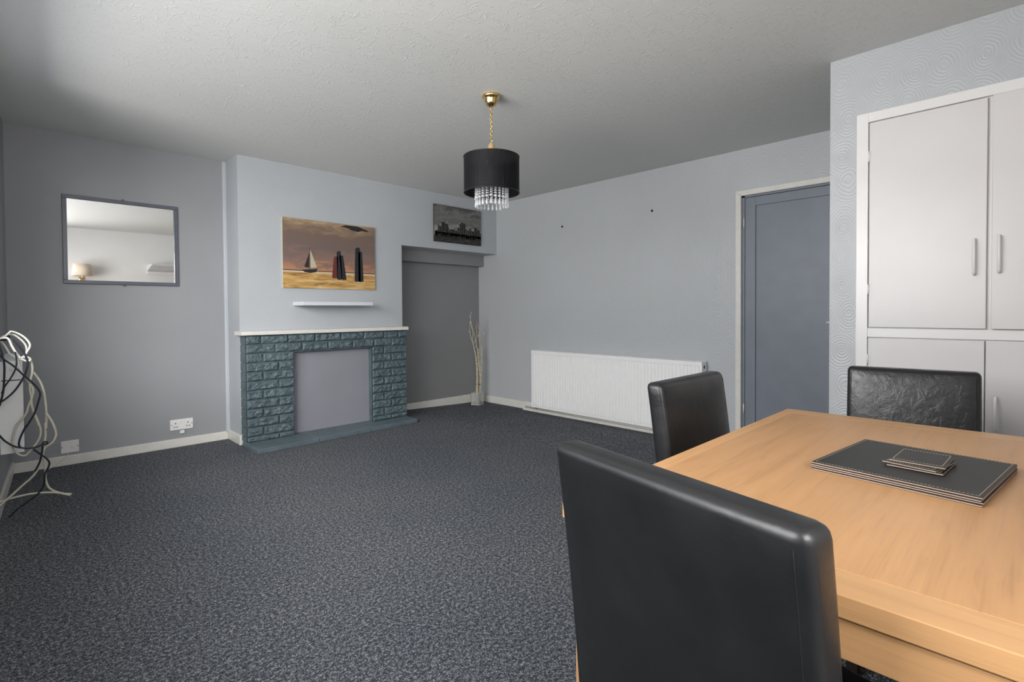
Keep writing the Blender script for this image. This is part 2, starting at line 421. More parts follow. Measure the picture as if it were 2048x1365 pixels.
def cdoor(y0, y1, z0, z1, xf, hy, hz0, hz1, hs, hy_):
    d = cp('door', bbox(xf, y0, z0, XC-.001, y1, z1), bevel=.003)
    pull(hy, hz0, hz1, d, xf)
    for z in hs:
        bm = nb(); box(bm, xf-.003, hy_-.010, z, xf+.004, hy_+.004, z+.052); tube(bm, [(xf-.005, hy_-.001, z), (xf-.005, hy_-.001, z+.052)], .0045); cp('hinge', bm, M_white, d)
cdoor(.146, .585, 1.006, 2.030, XC-.026, .187, 1.250, 1.408, (1.835, 1.170), .586)
cdoor(YN+.02, .130, 1.006, 2.032, XC-.038, .105, 1.255, 1.414, (1.835, 1.170), YN+.03)
cdoor(.150, .587, .075, .953, XC-.024, .190, .560, .708, (.82, .16), .588)
cdoor(YN+.02, .146, .075, .955, XC-.026, .113, .558, .706, (.82, .16), YN+.03)

# ------------------------------------------------------------------ radiator
def make_radiator():
    y0, y1, z0, z1 = 1.973, 3.953, .022, .655; xf = XR-.11; xb = XR-.012
    R = thing('radiator', (XR-.06, (y0+y1)/2, ZR), 'long white ribbed panel radiator on the pale wallpapered wall', 'radiator')
    def q(name, bm, m=M_rad, **k):
        bmesh.ops.translate(bm, vec=(-(XR-.06), -(y0+y1)/2, -ZR), verts=bm.verts); return link(name, bm, m, R, **k)
    bm = nb(); box(bm, xf+.008, y0+.001, z0+.001, xf+.014, y1-.001, z1-.005)
    n = 56; pitch = (y1-y0-.03)/n
    box(bm, xf+.001, y0, z0, xf+.010, y1, z0+.028); box(bm, xf+.001, y0, z1-.036, xf+.010, y1, z1-.004)
    box(bm, xf+.001, y0, z0+.028, xf+.010, y0+.015, z1-.036); box(bm, xf+.001, y1-.015, z0+.028, xf+.010, y1, z1-.036)
    for i in range(n):
        a = y0+.015+i*pitch; w = pitch*.20
        P = [(xf+.010, a+w*.4), (xf+.001, a+w), (xf+.001, a+pitch-w), (xf+.010, a+pitch-w*.4)]
        prism(bm, P, 'z', z0+.026, z1-.038)
    q('front_panel', bm)
    bm = nb(); box(bm, xb-.02, y0+.01, z0+.01, xb-.012, y1-.01, z1-.02); q('back_panel', bm)
    bm = nb(); 
    for i in range(100):
        a = y0+.02+i*(y1-y0-.04)/100; box(bm, xf+.018, a, z1-.004, xb-.02, a+.009, z1)
    box(bm, xf+.0015, y0+.0025, z1-.012, xf+.020, y1-.0025, z1+.001); box(bm, xb-.022, y0+.0025, z1-.012, xb-.008, y1-.0025, z1+.001)
    q('top_grille', bm)
    for ya, yb in ((y0-.004, y0+.002), (y1-.002, y1+.004)):
        bm = nb(); box(bm, xf+.0012, ya, z0+.002, xb-.008, yb, z1+.001)
        s = q('side_panel', bm, bevel=.002)
    bm = nb()
    r = .011
    c = Vector((xf+.045, y0-.0045, z1-.045))
    vs = [bm.verts.new((c.x+r*math.cos(2*PI*k/16), c.y-.001, c.z+r*1.3*math.sin(2*PI*k/16))) for k in range(16)]
    bm.faces.new(vs); ret = bmesh.ops.extrude_face_region(bm, geom=bm.faces[:]); bmesh.ops.translate(bm, vec=(0, .002, 0), verts=[g for g in ret['geom'] if isinstance(g, bmesh.types.BMVert)])
    q('bleed_hole', bm, M_hole)
    bm = nb(); tube(bm, [(xf+.045, y0-.006, z1-.045), (xf+.045, y0-.012, z1-.045)], .004); q('bleed_valve', bm, M_steel)
    for y in (y0+.05, y1-.04):
        bm = nb(); tube(bm, [(XR-.052, y, -.005), (XR-.052, y, .03)], .012); tube(bm, [(XR-.052, y, .012), (xf+.03, y, .012)], .009); q('valve', bm, M_steel)
    return R
make_radiator()
# screw plugs in the radiator wall
for y, z, l_ in ((3.586, 2.003, 'small dark empty screw plug in the wallpaper, left of the pair high on the wall'), (2.503, 2.02, 'small dark empty screw plug in the wallpaper, right of the pair, nearer the door')):
    bm = nb(); lathe(bm, [(.001, .006), (.006, .006), (.011, .002), (.012, 0)], 12)
    bmesh.ops.rotate(bm, cent=(0, 0, 0), matrix=Matrix.Rotation(-PI/2, 3, 'Y'), verts=bm.verts)
    tube(bm, [(-.004, 0, 0), (-.014, 0, -.002)], .004)
    o = link('wall_plug', bm, M_hole); o.location = (XR, y, z)
    tag(o, l_, 'wall plug', 'screw plugs in the wall')

# ------------------------------------------------------------------ fireplace
FP = thing('fireplace', (2.143, YB, 0), 'teal-grey painted split-stone fireplace with boarded opening under a cream mantel', 'fireplace')
def fp(name, bm, m, par=None, **k):
    bmesh.ops.translate(bm, vec=(-2.143, -YB, 0), verts=bm.verts); return link(name, bm, m, par or FP, **k)
YF = 4.479; FX0, FX1, OX0, OX1, OZ, FZ = 1.388, 2.895, 1.766, 2.512, .752, .913
bm = nb()
bk = YF+.014
box(bm, FX0+.006, bk, .0, OX0-.004, YB, FZ-.003); box(bm, OX1+.004, bk, 0, FX1-.006, YB, FZ-.003); box(bm, OX0-.01, bk, OZ+.004, OX1+.01, YB, FZ-.003)
rnd = random.Random(3)
def rock(x0, x1, z0, z1, edge_l=False, edge_r=False):
    g = .0045; x0 += 0 if edge_l else g; x1 -= 0 if edge_r else g; z0 += g; z1 -= g
    nx = max(5, int((x1-x0)/.011)); nz = 7; seed = rnd.random()*50
    G = []
    for i in range(nx+1):
        row = []
        for j in range(nz+1):
            u, v = i/nx, j/nz; x = x0+(x1-x0)*u; z = z0+(z1-z0)*v
            e = min(u*(x1-x0), (1-u)*(x1-x0), v*(z1-z0), (1-v)*(z1-z0))
            k = min(1, e/.010)
            n_ = noise.noise(Vector((x*26+seed, z*34, seed))); n2 = noise.noise(Vector((x*60+z*45, z*70-x*20, seed+9)))
            rid = abs(noise.noise(Vector((x*16+z*14+seed, z*18, 3.3))))
            d = k*(.010+.011*n_+.006*n2+.014*(rid-.25))
            y = YF+.004-max(-.003, d)
            row.append(bm.verts.new((x, y, z)))
        G.append(row)
    for i in range(nx):
        for j in range(nz): bm.faces.new((G[i][j], G[i+1][j], G[i+1][j+1], G[i][j+1])).smooth = False
    B = [[bm.verts.new((G[i][j].co.x, bk+.003, G[i][j].co.z)) for j in (0, nz)] for i in range(nx+1)]
    for i in range(nx):
        bm.faces.new((G[i][0], B[i][0], B[i+1][0], G[i+1][0])); bm.faces.new((G[i][nz], G[i+1][nz], B[i+1][1], B[i][1]))
    for i, f in ((0, 1), (nx, -1)):
        for j in range(nz):
            a = bm.verts.new((G[i][j].co.x, bk+.003, G[i][j].co.z)); b = bm.verts.new((G[i][j+1].co.x, bk+.003, G[i][j+1].co.z))
            bm.faces.new((G[i][j], G[i][j+1], b, a) if f == 1 else (G[i][j], a, b, G[i][j+1]))
RH = (FZ-.0)/12.1
for k in range(12):
    z1_ = FZ-k*RH; z0_ = max(.038, z1_-RH)
    if k == 0: cuts = [FX0, 1.50, 1.72, 1.955, 2.195, 2.425, 2.64, 2.80, FX1]
    elif k == 1: cuts = [FX0, 1.612, 1.84, 2.075, 2.31, 2.53, 2.72, FX1]
    else: cuts = None
    if cuts:
        for a, b in zip(cuts, cuts[1:]): rock(a, b, z0_, z1_, a == FX0, b == FX1)
    else:
        s = (k % 2 == 0)
        m1 = FX0+(.127 if s else .252); m2 = OX1+(.255-.05 if not s else .125)
        rock(FX0, m1, z0_, z1_, True); rock(m1, OX0, z0_, z1_, False, True)
        rock(OX1, m2, z0_, z1_, True); rock(m2, FX1, z0_, z1_, False, True)
# smooth returns of the blocks on the outer left side and the reveals
for k in range(12):
    z1_ = FZ-k*RH-.004; z0_ = max(.038, FZ-(k+1)*RH+.004)
    box(bm, FX0, YF+.006, z0_, FX0+.02, YB, z1_); box(bm, FX1-.02, YF+.006, z0_, FX1, YB, z1_)
    if k > 1: box(bm, OX0-.02, YF+.006, z0_, OX0, YB+.02, z1_); box(bm, OX1, YF+.006, z0_, OX1+.02, YB+.02, z1_)
fp('stone_surround', bm, M_stone)
fp('mantel_shelf', bbox(1.345, 4.452, .914, 2.903, YB, .946), M_trim, bevel=.003)
bm = nb(); box(bm, OX0-.002, YF+.075, .038, OX1+.004, YF+.09, OZ+.02)
fp('opening_board', bm, M_panel, bevel=.002)
# hearth: three painted slabs whose front edge runs slightly out of square
def hy(x): return 4.212+(x-1.372)*(.075/1.515)
bm = nb()
for a, b in ((1.374, 1.876), (1.880, 2.368), (2.372, 2.890)):
    prism(bm, [(a, hy(a)), (b, hy(b)), (b, YF+.085), (a, YF+.085)] , 'z', 0.0, .038)
fp('hearth', bm, M_hearth, bevel=.004)

# floating shelf
bm = nb(); prism(bm, [(1.824, YB-.216), (2.487, YB-.216), (2.487, YB), (1.824, YB)], 'z', 1.157, 1.190)
tag(link('floating_shelf', bm, M_shelf, bevel=.002), 'short white floating shelf on the chimney breast between canvas and mantel', 'shelf')

# ------------------------------------------------------------------ pendant lamp
PX, PY = 2.103, 2.311
PL = thing('pendant_lamp', (PX, PY, H), 'black thread drum pendant lamp with clear crystal droplets on a brass chain', 'pendant lamp')
bm = nb(); lathe(bm, [(.046, 0), (.053, -.004), (.055, -.012), (.050, -.020), (.043, -.024), (.040, -.032), (.037, -.050), (.028, -.064), (.014, -.072), (.005, -.076)], 32)
link('ceiling_rose', bm, M_brass, PL)
bm = nb()
zt, zb_ = -.076, -.292
nl = 15
for i in range(nl):
    z = zt-(i+.5)*(zt-zb_)/nl; h = .0105; w = .0068; a = (i % 2)*PI/2
    P = []
    for k in range(14):
        t_ = 2*PI*k/14; x = w*math.cos(t_); P.append((x*math.cos(a)+.002*math.sin(i), x*math.sin(a), z+h*math.sin(t_)))
    tube(bm, P, .0019, 5, closed=True)
link('chain', bm, M_brass, PL)
bm = nb(); tube(bm, smooth_path([(0, 0, zt), (.004, .002, -.12), (-.003, 0, -.17), (.005, 0, -.21), (0, .002, -.25), (0, 0, -.30)]), .0027, 6)
link('flex', bm, M_gold, PL)
bm = nb(); lathe(bm, [(.004, -.288), (.012, -.292), (.021, -.304), (.023, -.325), (.023, -.375), (.018, -.38), (.018, -.42), (.001, -.42)], 20)
link('lamp_holder', bm, M_gold, PL)
SR, SZ1, SZ0 = .167, -.374, -.588
bm = nb()
lathe(bm, [(SR, SZ0), (SR, SZ1)], 72)
sh = link('lamp_shade', bm, M_organza, PL)
for z in (SZ0, SZ1):
    bm = nb(); tube(bm, [(SR*math.cos(2*PI*k/48), SR*math.sin(2*PI*k/48), z) for k in range(48)], .0032, 6, closed=True); link('shade_rim', bm, M_black, sh)
bm = nb()
for k in range(3):
    a = 2*PI*k/3+.4; tube(bm, [(.018*math.cos(a), .018*math.sin(a), -.385), (SR*math.cos(a), SR*math.sin(a), SZ1)], .0016, 5)
link('shade_spider', bm, M_black, sh)
CR = .097
bm = nb(); tube(bm, [(CR*math.cos(2*PI*k/40), CR*math.sin(2*PI*k/40), -.50) for k in range(40)], .002, 6, closed=True)
for k in range(3):
    a = 2*PI*k/3+.4; tube(bm, [(CR*math.cos(a), CR*math.sin(a), -.50), (.10*math.cos(a), .10*math.sin(a), -.40), (.02*math.cos(a), .02*math.sin(a), -.387)], .0014, 5)
link('inner_ring', bm, M_steel, PL)
bm = nb()
z = -.503
def bead(z, r, h):
    lathe(bm, [(.0006, z), (r*.72, z-h*.2), (r, z-h*.5), (r*.72, z-h*.8), (.0006, z-h)], 8)
for i in range(8):
    bead(z, .0070, .0128); z -= .0138
z -= .001; bead(z, .0092, .018); z -= .019
lathe(bm, [(.0008, z), (.003, z-.006), (.0062, z-.026), (.0068, z-.034), (.004, z-.040), (.0006, z-.042)], 8)
for f in bm.faces: f.smooth = False
cs = link('crystal_strand', bm, M_crystal, PL); NS = 24
for k in range(NS):
    o = cs if k == 0 else cs.copy()
    if k: COL.objects.link(o); o.parent = PL
    a = 2*PI*k/NS; o.location = (CR*math.cos(a), CR*math.sin(a), 0 if k % 5 else .004); o.rotation_euler = (0, 0, a)
bm = nb(); lathe(bm, [(.004, -.42), (.012, -.425), (.016, -.44), (.028, -.465), (.030, -.485), (.022, -.505), (.001, -.512)], 16)
link('light_bulb', bm, M_shelf, PL)

# ------------------------------------------------------------------ pictures
def flat(c, name, r=.7): return plain(name, c, r, var=.06, vs=30)
def plate(bm, poly, t, mi=0): prism(bm, poly, 'y', -t, 0, mi)
def canvas(name, x0, x1, z0, z1, th, y, mat_bg, label, cat):
    T = thing(name, (x0, y, z0), label, cat)
    link('canvas_edge', bbox(0, -th, 0, x1-x0, 0, z1-z0), flat((.60, .55, .42) if cat == 'painting' else (.05, .05, .05), name+' edge'), T)
    bm = nb(); plate(bm, [(0, 0), (x1-x0, 0), (x1-x0, z1-z0), (0, z1-z0)], .0006)
    o = link('printed_picture', bm, mat_bg, T); o.location = (0, -th-.0007, 0)
    return T, o
def sea_mat(w, h):
    m = MT('dusk beach print', (.3, .2, .15), .6, spec=.3)
    tc = m.n('ShaderNodeTexCoord'); sep = m.n('ShaderNodeSeparateXYZ'); m.l(tc.outputs['Object'], sep.inputs[0])
    v = m.math('DIVIDE', sep.outputs[2], h); u = m.math('DIVIDE', sep.outputs[0], w)
    cl = m.noise(m.coord((3.0, 1, 8.0)), 1.7, 5, .62, .8)
    sky = m.ramp(m.math('ADD', m.math('MULTIPLY', v, .85), m.math('MULTIPLY', m.math('SUBTRACT', cl, .5), .55)),
                 [(.24, (.46, .22, .12)), (.33, (.25, .155, .12)), (.50, (.17, .125, .115)), (.68, (.18, .125, .095)), (.80, (.30, .205, .13)), (.90, (.46, .37, .23))])
    sd = m.noise(m.coord((3.2, 1, 26.0)), 1.5, 4, .6, .6)
    sand = m.ramp(sd, [(.28, (.16, .085, .045)), (.42, (.40, .22, .075)), (.54, (.58, .36, .12)), (.70, (.66, .50, .27))])
    hor = m.math('GREATER_THAN', v, .262); dark = m.math('GREATER_THAN', v, .250); pale = m.math('GREATER_THAN', v, .228)
    c = m.mix(pale, sand, (.60, .50, .36)); c = m.mix(dark, c, (.035, .035, .045)); c = m.mix(hor, c, sky)
    m.color(c); return m.m
w, h = .888, .617
T, pr = canvas('beach_canvas', 1.734, 1.734+w, 1.314, 1.314+h, .018, YB-.001, sea_mat(w, h), 'landscape canvas of a brown dusk sky over a golden beach, on the chimney breast', 'painting')
# generic dark breakwater posts, a beached boat and a bush stand in for the figures of the original artwork
def piece(par, poly, m, y, name):
    bm = nb(); plate(bm, [(p[0]*w, p[1]*h) for p in poly], .0004)
    o = link(name, bm, m, par); o.location = (0, y, 0); return o
dk = flat((.016, .017, .022), 'print near black'); rdk = flat((.13, .025, .022), 'print dark red'); crm = flat((.50, .47, .32), 'print cream'); brn = flat((.14, .06, .03), 'print brown')
def post(x, z0, z1, wd, m=dk, lean=0.0, nm='painted_post', y=-.0006):
    piece(pr, [(x-wd*.6, z0), (x-wd*.2, z0-.012), (x+wd*.6, z0), (x+wd*.45+lean, z1-.01), (x+lean, z1), (x-wd*.45+lean, z1-.02)], m, y, nm)
post(.53, .17, .50, .05, rdk, .015); post(.585, .15, .58, .05, dk, -.008); post(.635, .15, .52, .045, dk, -.03)
post(.79, .13, .66, .06, dk, .004); post(.83, .13, .60, .05, dk, -.006)
piece(pr, [(.19, .27), (.21, .235), (.27, .225), (.33, .24), (.35, .29), (.27, .28)], dk, -.0006, 'painted_boat')
piece(pr, [(.262, .28), (.268, .28), (.272, .60), (.266, .60)], brn, -.0008, 'painted_mast')
piece(pr, [(.274, .30), (.34, .31), (.272, .57)], crm, -.0006, 'painted_sail'); piece(pr, [(.258, .30), (.21, .31), (.262, .52)], dk, -.0006, 'painted_sail')
piece(pr, [(.60, .96), (.66, .985), (.80, .985), (.93, .93), (.90, .915), (.85, .925), (.80, .90), (.74, .91), (.68, .94)], dk, -.0006, 'painted_cloud')

def city_mat(w, h):
    m = MT('monochrome skyline print', (.1, .1, .1), .45, spec=.4)
    tc = m.n('ShaderNodeTexCoord'); sep = m.n('ShaderNodeSeparateXYZ'); m.l(tc.outputs['Object'], sep.inputs[0])
    v = m.math('DIVIDE', sep.outputs[2], h)
    cl = m.noise(m.coord((3, 1, 8)), 2.2, 5, .6, 1.2)
    sky = m.ramp(m.math('ADD', v, m.math('MULTIPLY', m.math('SUBTRACT', cl, .5), 1.1)), [(.30, (.38, .38, .36)), (.55, (.13, .13, .125)), (.75, (.20, .20, .19)), (1.0, (.08, .08, .077))])
    wt = m.ramp(m.noise(m.coord((6, 1, 60)), 2, 3), [(.4, (.012, .012, .012)), (.62, (.05, .05, .047)), (.74, (.14, .14, .13))])
    m.color(m.mix(m.math('GREATER_THAN', v, .17), wt, sky)); return m.m
w, h = .672, .408
T2, pr2 = canvas('skyline_canvas', 3.345, 3.345+w, 1.866, 1.866+h, .018, YB-.001, city_mat(w, h), 'black and white canvas of a night city skyline, above the corner alcove', 'canvas print')
rc = random.Random(11)
bld = []
x = .02
for wd, ht in ((.05, .30), (.03, .46), (.045, .42), (.075, .54), (.07, .50), (.05, .36), (.08, .38), (.06, .36), (.04, .44), (.035, .56), (.05, .60), (.05, .58), (.035, .42), (.05, .40), (.045, .46), (.06, .40), (.07, .50), (.06, .46), (.03, .36)):
    bld.append((x, x+wd-.003, .16, ht)); x += wd
bm = nb()
for i, (a, b, c, d) in enumerate(bld):
    plate(bm, [(p[0]*w, p[1]*h) for p in ((a, c), (b, c), (b, d-.012*(i % 3)), ((a+b)/2, d), (a, d-.01*(i % 2)))], .0004)
plate(bm, [(p[0]*w, p[1]*h) for p in ((.01, .13), (.99, .13), (.99, .27), (.01, .27))], .0004)
for a, b, c, d in bld:
    for k in range(int((d-c)*26)):
        for q in range(3):
            if rc.random() < .36:
                xx = a+(b-a)*(q+.5)/3.2; zz = c+.02+(d-c-.05)*rc.random()
                plate(bm, [((xx+p)*w, (zz+r_)*h) for p, r_ in ((0, 0), (.005, 0), (.005, .008), (0, .008))], .0007, 1)
for k in range(34):
    xx = rc.random()*.94+.02; plate(bm, [((xx+p)*w, (.175+r_)*h) for p, r_ in ((0, 0), (.012, 0), (.012, .008), (0, .008))], .0007, 1)
o = link('skyline', bm, [flat((.018, .018, .017), 'print charcoal'), flat((.36, .35, .31), 'print pale grey')], pr2); o.location = (0, -.0006, 0)

# ------------------------------------------------------------------ mirror
mx0, mx1, mz0, mz1 = .314, 1.023, 1.318, 1.962; fwid = .026
MI = thing('wall_mirror', (mx0, YR, mz0), 'landscape mirror in a thin blue-grey frame on the darker recess wall', 'mirror')
w, h = mx1-mx0, mz1-mz0
bm = nb()
for a in ((0, 0, w, fwid), (0, h-fwid, w, h), (0, fwid, fwid, h-fwid), (w-fwid, fwid, w, h-fwid)): box(bm, a[0], -.022, a[1], a[2], 0, a[3])
link('frame', bm, M_mirrorframe, MI, bevel=.003)
bm = nb()
g = .007
for a in ((fwid-g, fwid-g, w-fwid+g, fwid), (fwid-g, h-fwid, w-fwid+g, h-fwid+g), (fwid-g, fwid, fwid, h-fwid), (w-fwid, fwid, w-fwid+g, h-fwid)): box(bm, a[0], -.026, a[1], a[2], -.01, a[3])
link('inner_bead', bm, M_mirrorframe, MI)
link('mirror_glass', bbox(fwid-.004, -.012, fwid-.004, w-fwid+.004, -.004, h-fwid+.004), M_mirror, MI)
for z in (-.012, h-.002):
    link('mirror_clip', bbox(w/2-.008, -.014, z, w/2+.008, 0, z+.014), M_mirrorframe, MI, bevel=.003)

# ------------------------------------------------------------------ sockets
def socket(x0, x1, z0, z1, double, label):
    T = thing('double_socket' if double else 'fused_outlet', ((x0+x1)/2, YR, (z0+z1)/2), label, 'socket')
    w, h = x1-x0, z1-z0
    link('face_plate', bbox(-w/2, -.010, -h/2, w/2, 0, h/2), M_plastic, T, bevel=.003)
    bm = nb()
    hs = []
    if double:
        for c in (-w*.27, w*.27): hs += [(c-.003, .006, .006, .011), (c-.0135, -.020, .010, .006), (c+.0055, -.020, .010, .006)]
    bm.free()
    for a, b, c, d in hs: link('socket_hole', bbox(a, -.0108, b, a+c, -.009, b+d), M_hole, T)
    for s in (-1, 1): link('screw_head', bbox(s*w*.44-.003, -.0108, -.003, s*w*.44+.003, -.009, .003), M_hole, T)
    if double:
        for s in (-1, 1): link('rocker_switch', bbox(s*.012-.009, -.0135, .012, s*.012+.009, -.009, .032), M_plastic, T, bevel=.002)
    else:
        link('fuse_carrier', bbox(.004, -.014, -.012, .024, -.009, .014), M_plastic, T, bevel=.002)
    return T
socket(.948, 1.110, .140, .226, True, 'white double wall socket low on the recess wall near the fireplace')
socket(.281, .381, .088, .176, False, 'single white outlet plate just above the skirting, beside the hanging cables')
bm = nb(); box(bm, 1.015, YR-.018, .108, 1.047, YR, .134)
tag(link('cable_clip', bm, M_plastic, bevel=.003), 'tiny white cable junction clip directly under the double socket', 'cable clip')
bm = nb(); tube(bm, smooth_path([(.318, YR-.012, .094), (.316, YR-.016, .082), (.305, YR-.021, .06), (.275, YR-.024, .035), (.235, YR-.03, .008), (.20, YR-.06, .004)]), .0025, 6)
tag(link('outlet_cable', bm, M_cablec), 'thin cream cable running down the skirting from the single outlet', 'cable')

# ------------------------------------------------------------------ vase with twigs
VX, VY, VZ = 4.065, 4.75, ZR
bm = nb()
def sq(r, z): return [(-r, -r, z), (r, -r, z), (r, r, z), (-r, r, z)]
rings = [[bm.verts.new(p) for p in sq(r, z)] for r, z in ((.055, 0), (.058, .15), (.055, .15), (.052, .012))]
for A, B in zip(rings, rings[1:]):
    for k in range(4): bm.faces.new((A[k], A[(k+1) % 4], B[(k+1) % 4], B[k]))
bm.faces.new(list(reversed(rings[0]))); bm.faces.new(rings[-1])
vs_ = link('glass_vase', bm, M_glass); vs_.location = (VX, VY, VZ+.001); vs_.rotation_euler = (0, 0, .3)
tag(vs_, 'small square clear glass vase on the carpet in the alcove corner', 'vase')
TW = thing('twig_bundle', (VX, VY, VZ+.016), 'tall bound bundle of pale dried twigs standing in the square glass vase', 'dried twigs')
tws = [
 [(4.076,.022),(4.067,.227),(4.061,.389),(4.056,.55),(4.022,.658),(3.989,.798),(3.987,.936),(3.938,1.095)],
 [(4.058,.025),(4.074,.28),(4.091,.483),(4.078,.612),(4.025,.679)],
 [(4.065,.024),(4.075,.334),(4.063,.549),(4.03,.743),(4.08,.826),(4.074,.976)],
 [(4.072,.023),(4.088,.225),(4.104,.439),(4.092,.601),(4.114,.696)],
 [(4.086,.021),(4.081,.28),(4.098,.493),(4.134,.609),(4.18,.681)],
 [(4.072,.023),(4.082,.333),(4.091,.547),(4.14,.759),(4.20,.887),(4.215,1.071)],
 [(4.058,.025),(4.053,.282),(4.049,.497),(4.016,.701),(3.963,.873),(3.971,1.021)],
 [(4.079,.022),(4.089,.333),(4.12,.631),(4.079,.784),(4.067,.944),(4.029,1.014)],
 [(4.072,.023),(4.075,.334),(4.057,.603),(3.997,.851),(3.93,.979),(3.929,1.137)]]
rt = random.Random(5)
for k, t_ in enumerate(tws):
    a = 2*PI*k/9; sp = .022
    P = [(x-VX+sp*math.cos(a)*(1 if i < 2 else .4), .03*math.sin(a)*(1 if i < 2 else .6)+(.02*math.sin(a*2)*max(0, z-.5)*3), z-.02+(0 if i else .0)) for i, (x, z) in enumerate(t_)]
    P[0] = (P[0][0]*.8, P[0][1]*.8, .002)
    SP = smooth_path(P, 4); n_ = len(SP)
    SP = [p+Vector((rt.uniform(-.003, .003), rt.uniform(-.003, .003), 0)) if 0 < i < n_-1 else p for i, p in enumerate(SP)]
    bm = nb(); tube(bm, SP, [.0080*(1-.70*i/n_) for i in range(n_)], 6)
    for j in (int(n_*.45), int(n_*.62), int(n_*.8)):
        b = SP[j]; s = rt.choice((-1, 1)); L = rt.uniform(.03, .075)
        tube(bm, [b, b+Vector((s*L*.4, rt.uniform(-.01, .01), L*.5)), b+Vector((s*L*.55, rt.uniform(-.01, .015), L))], [.003, .0025, .001], 5)
    link('twig', bm, M_twig, TW)
for z in (.235, .555, .575):
    bm = nb(); tube(bm, [((.030 if z < .5 else .034)*math.cos(2*PI*k/16)+(.012 if z < .5 else .02), .030*math.sin(2*PI*k/16), z+.003*math.sin(k)) for k in range(16)], .004, 6, closed=True)
    link('twine', bm, M_twine if z < .5 else M_twig, TW)

# ------------------------------------------------------------------ dining table
ZT = .740; TX0, TX1, TY0, TY1 = .742, 2.008, -.305, .624
TB = thing('dining_table', ((TX0+TX1)/2, (TY0+TY1)/2, 0), 'light oak rectangular dining table with placemats stacked on it, between the black chairs', 'dining table')
def tb(name, bm, m, **k):
    bmesh.ops.translate(bm, vec=(-(TX0+TX1)/2, -(TY0+TY1)/2, 0), verts=bm.verts); return link(name, bm, m, TB, **k)
tb('tabletop', bbox(TX0+.072, TY0, ZT-.030, TX1-.072, TY1, ZT), M_oakx, bevel=.0015)
tb('end_board', bbox(TX0, TY0, ZT-.030, TX0+.0718, TY1, ZT), M_oaky, bevel=.0015)
tb('end_board', bbox(TX1-.0718, TY0, ZT-.030, TX1, TY1, ZT), M_oaky, bevel=.0015)
ax0, ax1, ay0, ay1 = TX0+.006, TX1-.006, TY0+.026, TY1-.026; za, zb2 = .655, ZT-.0345; lg = .072
bm = nb(); box(bm, ax0+.012, ay0+.012, zb2, ax1-.012, ay1-.012, ZT-.0302); tb('gap_shade_strip', bm, M_darkwood_gapshade)  # dark strip stands in for the shade in the gap under the top
for x0, x1, y0, y1, m in ((ax0+.001, ax0+.022, ay0+lg, ay1-lg, M_oaky), (ax1-.022, ax1-.001, ay0+lg, ay1-lg, M_oaky), (ax0+lg, ax1-lg, ay1-.022, ay1-.001, M_oakx), (ax0+lg, ax1-lg, ay0+.001, ay0+.022, M_oakx)):
    tb('apron', bbox(x0, y0, za, x1, y1, zb2), m, bevel=.001)
for x in (ax0, ax1-lg):
    for y in (ay0, ay1-lg):
        tb('leg', bbox(x, y, 0.0, x+lg, y+lg, zb2), M_oakz, bevel=.002)

# ------------------------------------------------------------------ dining chairs
def bent_panel(w, th, z0, z1, r, fn, nx=8, nz=12, seg=4, puff=0.0):
    bm = nb(); box(bm, -w/2, -th, z0, w/2, 0, z1)
    bmesh.ops.bevel(bm, geom=bm.edges[:], offset=r, segments=seg, profile=.5, affect='EDGES', clamp_overlap=True)
    for k in range(1, nz):
        z = z0+(z1-z0)*k/nz
        bmesh.ops.bisect_plane(bm, geom=bm.verts[:]+bm.edges[:]+bm.faces[:], plane_co=(0, 0, z), plane_no=(0, 0, 1))
    for k in range(1, nx):
        x = -w/2+w*k/nx
        bmesh.ops.bisect_plane(bm, geom=bm.verts[:]+bm.edges[:]+bm.faces[:], plane_co=(x, 0, 0), plane_no=(1, 0, 0))
    for v in bm.verts:
        x, y, z = v.co
        u = max(0, 1-(2*x/w)**4); t_ = max(0, min(1, (z-z0)/(z1-z0))); b = u*(1-(2*t_-1)**6)
        if puff:
            y += (puff*b if y > -th/2 else -puff*.35*b)
        dy, dx = fn(t_)
        v.co = (x*dx, y+dy, z)
    return bm
def lean(t_): return (-.005-.030*t_-.022*t_*t_, 1.0)
CT = .883
